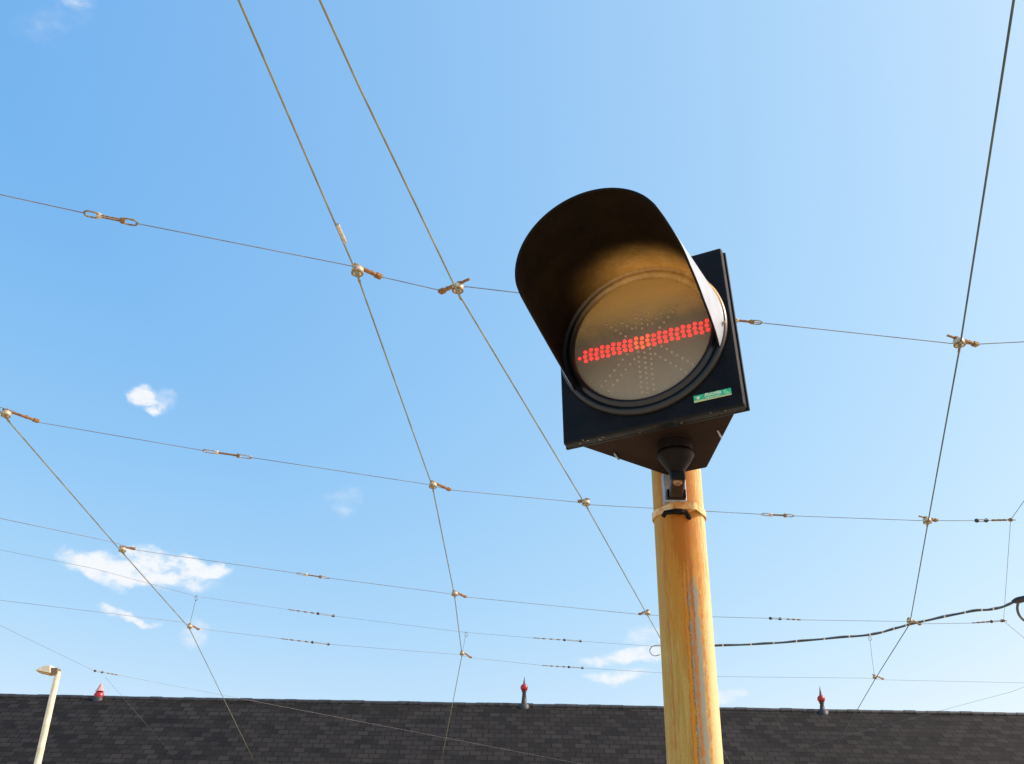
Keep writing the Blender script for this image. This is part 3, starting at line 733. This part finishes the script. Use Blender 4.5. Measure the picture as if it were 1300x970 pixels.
# joint and slack loop at the right edge
J = at_height(1293, 762, HC)
jt = thing('cable_joint', 'black cable joint with a hanging slack loop at the right edge', 'cable joint', J)
xd = (at_height(1310, 758, HC) - J).normalized()
q4 = xd.to_track_quat('Z', 'Y').to_matrix().to_4x4()
MB().lathe([(.02, -.12), (.045, -.06), (.055, .0), (.05, .30), (.02, .36)], 16, mat=q4).build('joint_box', mats['black'], jt)
lp = [at_height(x, y, h) - J for (x, y), h in zip([(1293, 764), (1291.5, 772), (1294, 781), (1301, 788), (1312, 790), (1322, 780)], [4.53, 4.47, 4.40, 4.36, 4.36, 4.44])]
MB().tube(cat(lp), .022, 10).build('slack_loop', mats['cable'], jt)
MB().tube([Vector((.3, 0, 0)) * 0 + xd * .3, xd * 6], .017, 10).build('cable', mats['cable'], jt)
# curled cable end left of the pole
hk = [at_height(x, y, HC) for x, y in [(880, 821), (850, 819.8), (838, 819.4), (831, 819.6), (826.5, 822), (825, 827), (828, 831.5), (833, 832.6), (838, 831)]]
o = MB().tube(cat(hk), .009, 8).build('curled_wire_end', mats['steel_wire']); tag(o, 'curled end of a wire sticking out left of the rusty pole', 'wire')

# ------------------------------------------------------------------ street lamp
LY = 30.0
lp0 = at_depth(67.5, 881, LY); top_ = at_depth(74, 852, LY)
lt = thing('street_lamp', 'cream street lamp with a wedge-shaped head on a pale post at lower left', 'street lamp', (top_.x, LY, 0))
k1 = 1250 / LY * .93
lean = lp0 - top_; lean = lean / lean.z                       # the post leans a little
def lpt(px, py): q = at_depth(px, py, LY); return Vector((q.x - top_.x, 0, q.z))
zt = top_.z
MB().tube([Vector((lean.x * (z_ - zt) * .9, 0, z_)) for z_ in (0.02, 2, 4, 6, zt - .02)], .12, 16, r_end=.085).build('post', mats['lamp_white'], lt)
def slab(name, poly, hy_, m, off=0):
    q = [lpt(*p_) for p_ in poly]; n = len(q)
    b = MB(); b.add([(p_.x, -hy_ + off, p_.z) for p_ in q] + [(p_.x, hy_ + off, p_.z) for p_ in q], [list(range(n))[::-1], list(range(n, 2 * n))] + [(k, (k + 1) % n, n + (k + 1) % n, n + k) for k in range(n)])
    return b.build(name, m, lt, .012)
slab('lamp_head', [(48, 852), (54, 848.3), (60, 846.2), (66.6, 845.6), (66.4, 855.6)], .17, mats['lamp_white'])
slab('lamp_glass', [(47.5, 852.2), (66.2, 855.9), (64, 857.4), (50, 854.2)], .14, mats['lamp_under'])
slab('ballast_box', [(66.8, 848.6), (75.4, 849), (74.6, 855.6), (72, 858.6), (66.8, 857)], .13, mats['lamp_brown'])

# ------------------------------------------------------------------ pavilion with finials
BY = 40.0
def bp(px, py, y=BY): return at_depth(px, py, y)
ridge_z = bp(666, 896).z; eave_z = 5.0
bx0, bx1 = -32.0, 34.0; by0, by1 = BY - 4.2, BY + 4.2
pv = thing('pavilion', 'long low pavilion with a dark slate roof and three spiked finials', 'building', (0, BY, 0))
def loc(p_): return Vector(p_) - Vector((0, BY, 0))
b = MB(); b.box((bx0 + .5, -3.6, 0.0), (bx1 - .5, 3.6, eave_z - .16)); b.build('wall', mats['brick'], pv)
# hipped roof in one mesh with UVs running along the slope
def roof_mesh():
    hip = 4.0; A = [(bx0, -4.2), (bx1, -4.2), (bx1, 4.2), (bx0, 4.2)]
    v3 = [(x, y, eave_z) for x, y in A] + [(bx0 + hip, 0, ridge_z), (bx1 - hip, 0, ridge_z)]
    fs = [(0, 1, 5, 4), (1, 2, 5), (2, 3, 4, 5), (3, 0, 4)]
    me = bpy.data.meshes.new('roof'); me.from_pydata(v3, [], fs); uv = me.uv_layers.new(name='UVMap')
    for f in me.polygons:
        nn = f.normal; e = Vector((0, 0, 1)).cross(nn).normalized(); s_ = nn.cross(e)
        for li in f.loop_indices:
            co = Vector(v3[me.loops[li].vertex_index]); uv.data[li].uv = (co.dot(e), co.dot(s_))
    me.materials.append(mats['slate']); o = bpy.data.objects.new('roof', me); C.objects.link(o); o.parent = pv; return o
rf = roof_mesh()
b = MB(); x = bx0 + 4
while x < bx1 - 4.2:                                  # overlapping half-round ridge tiles
    dz = random.uniform(-.012, .012); b.tube([(x, 0, ridge_z - .01 + dz), (x + .46, 0, ridge_z + .005 + dz)], .10, 10, r_end=.085); x += .44
q = b.build('ridge_tiles', mats['lead'], rf)
b = MB()
b.box((bx0 + .02, -4.22, eave_z - .15), (bx1 - .02, 4.22, eave_z - .01)); b.build('eave', mats['lead'], rf)
for i in range(16):
    x = bx0 + 3 + i * 4.0
    f_ = MB(); 
    f_.box((x - .7, -3.66, 1.2), (x + .7, -3.603, 3.3)); f_ = f_.build('window', mats['frame_white'], pv)
    MB().box((x - .6, -3.67, 1.3), (x - .04, -3.661, 3.2)).box((x + .04, -3.67, 1.3), (x + .6, -3.661, 3.2)).build('pane', mats['glass'], f_)
# finials
def finial(tip, ball, ballr, spike_r, sm, cap_h):
    T = bp(*tip); Bc = bp(*ball); x = Bc.x
    # small roof cone, ball, spike
    b = MB(); b.lathe([(.22, ridge_z - .2), (.22, ridge_z + .01), (.11, ridge_z + .14 * cap_h), (.07, Bc.z - ballr * .9 - .05), (.11, Bc.z - ballr * .85 - .02), (.07, Bc.z - ballr * .8)], 24, mat=Matrix.Translation((x, 0, 0)))
    tr = b.build('turret_cone', mats['lead'], pv)
    b = MB(); prof = [(max(.002, ballr * math.sin(R(180 * k / 16))), Bc.z - ballr * math.cos(R(180 * k / 16))) for k in range(17)]
    b.lathe(prof, 24, mat=Matrix.Translation((x, 0, 0)), cap0=False, cap1=False); b.build('finial_ball', mats['red_ball'], tr)
    b = MB(); b.lathe([(spike_r * 1.3, Bc.z + ballr * .93), (spike_r, Bc.z + ballr + .03), (spike_r * .45, Bc.z + ballr + (T.z - Bc.z - ballr) * .6), (.006, T.z)], 12, mat=Matrix.Translation((x, 0, 0))); b.build('finial_spike', sm, tr)
finial((665.5, 859), (665.5, 873.2), .150, .042, mats['spike'], .6)
finial((129, 866), (125.5, 884), .20, .14, mats['spike_pale'], .3)
finial((1041.5, 871.5), (1042.5, 887.5), .150, .050, mats['spike'], .3)
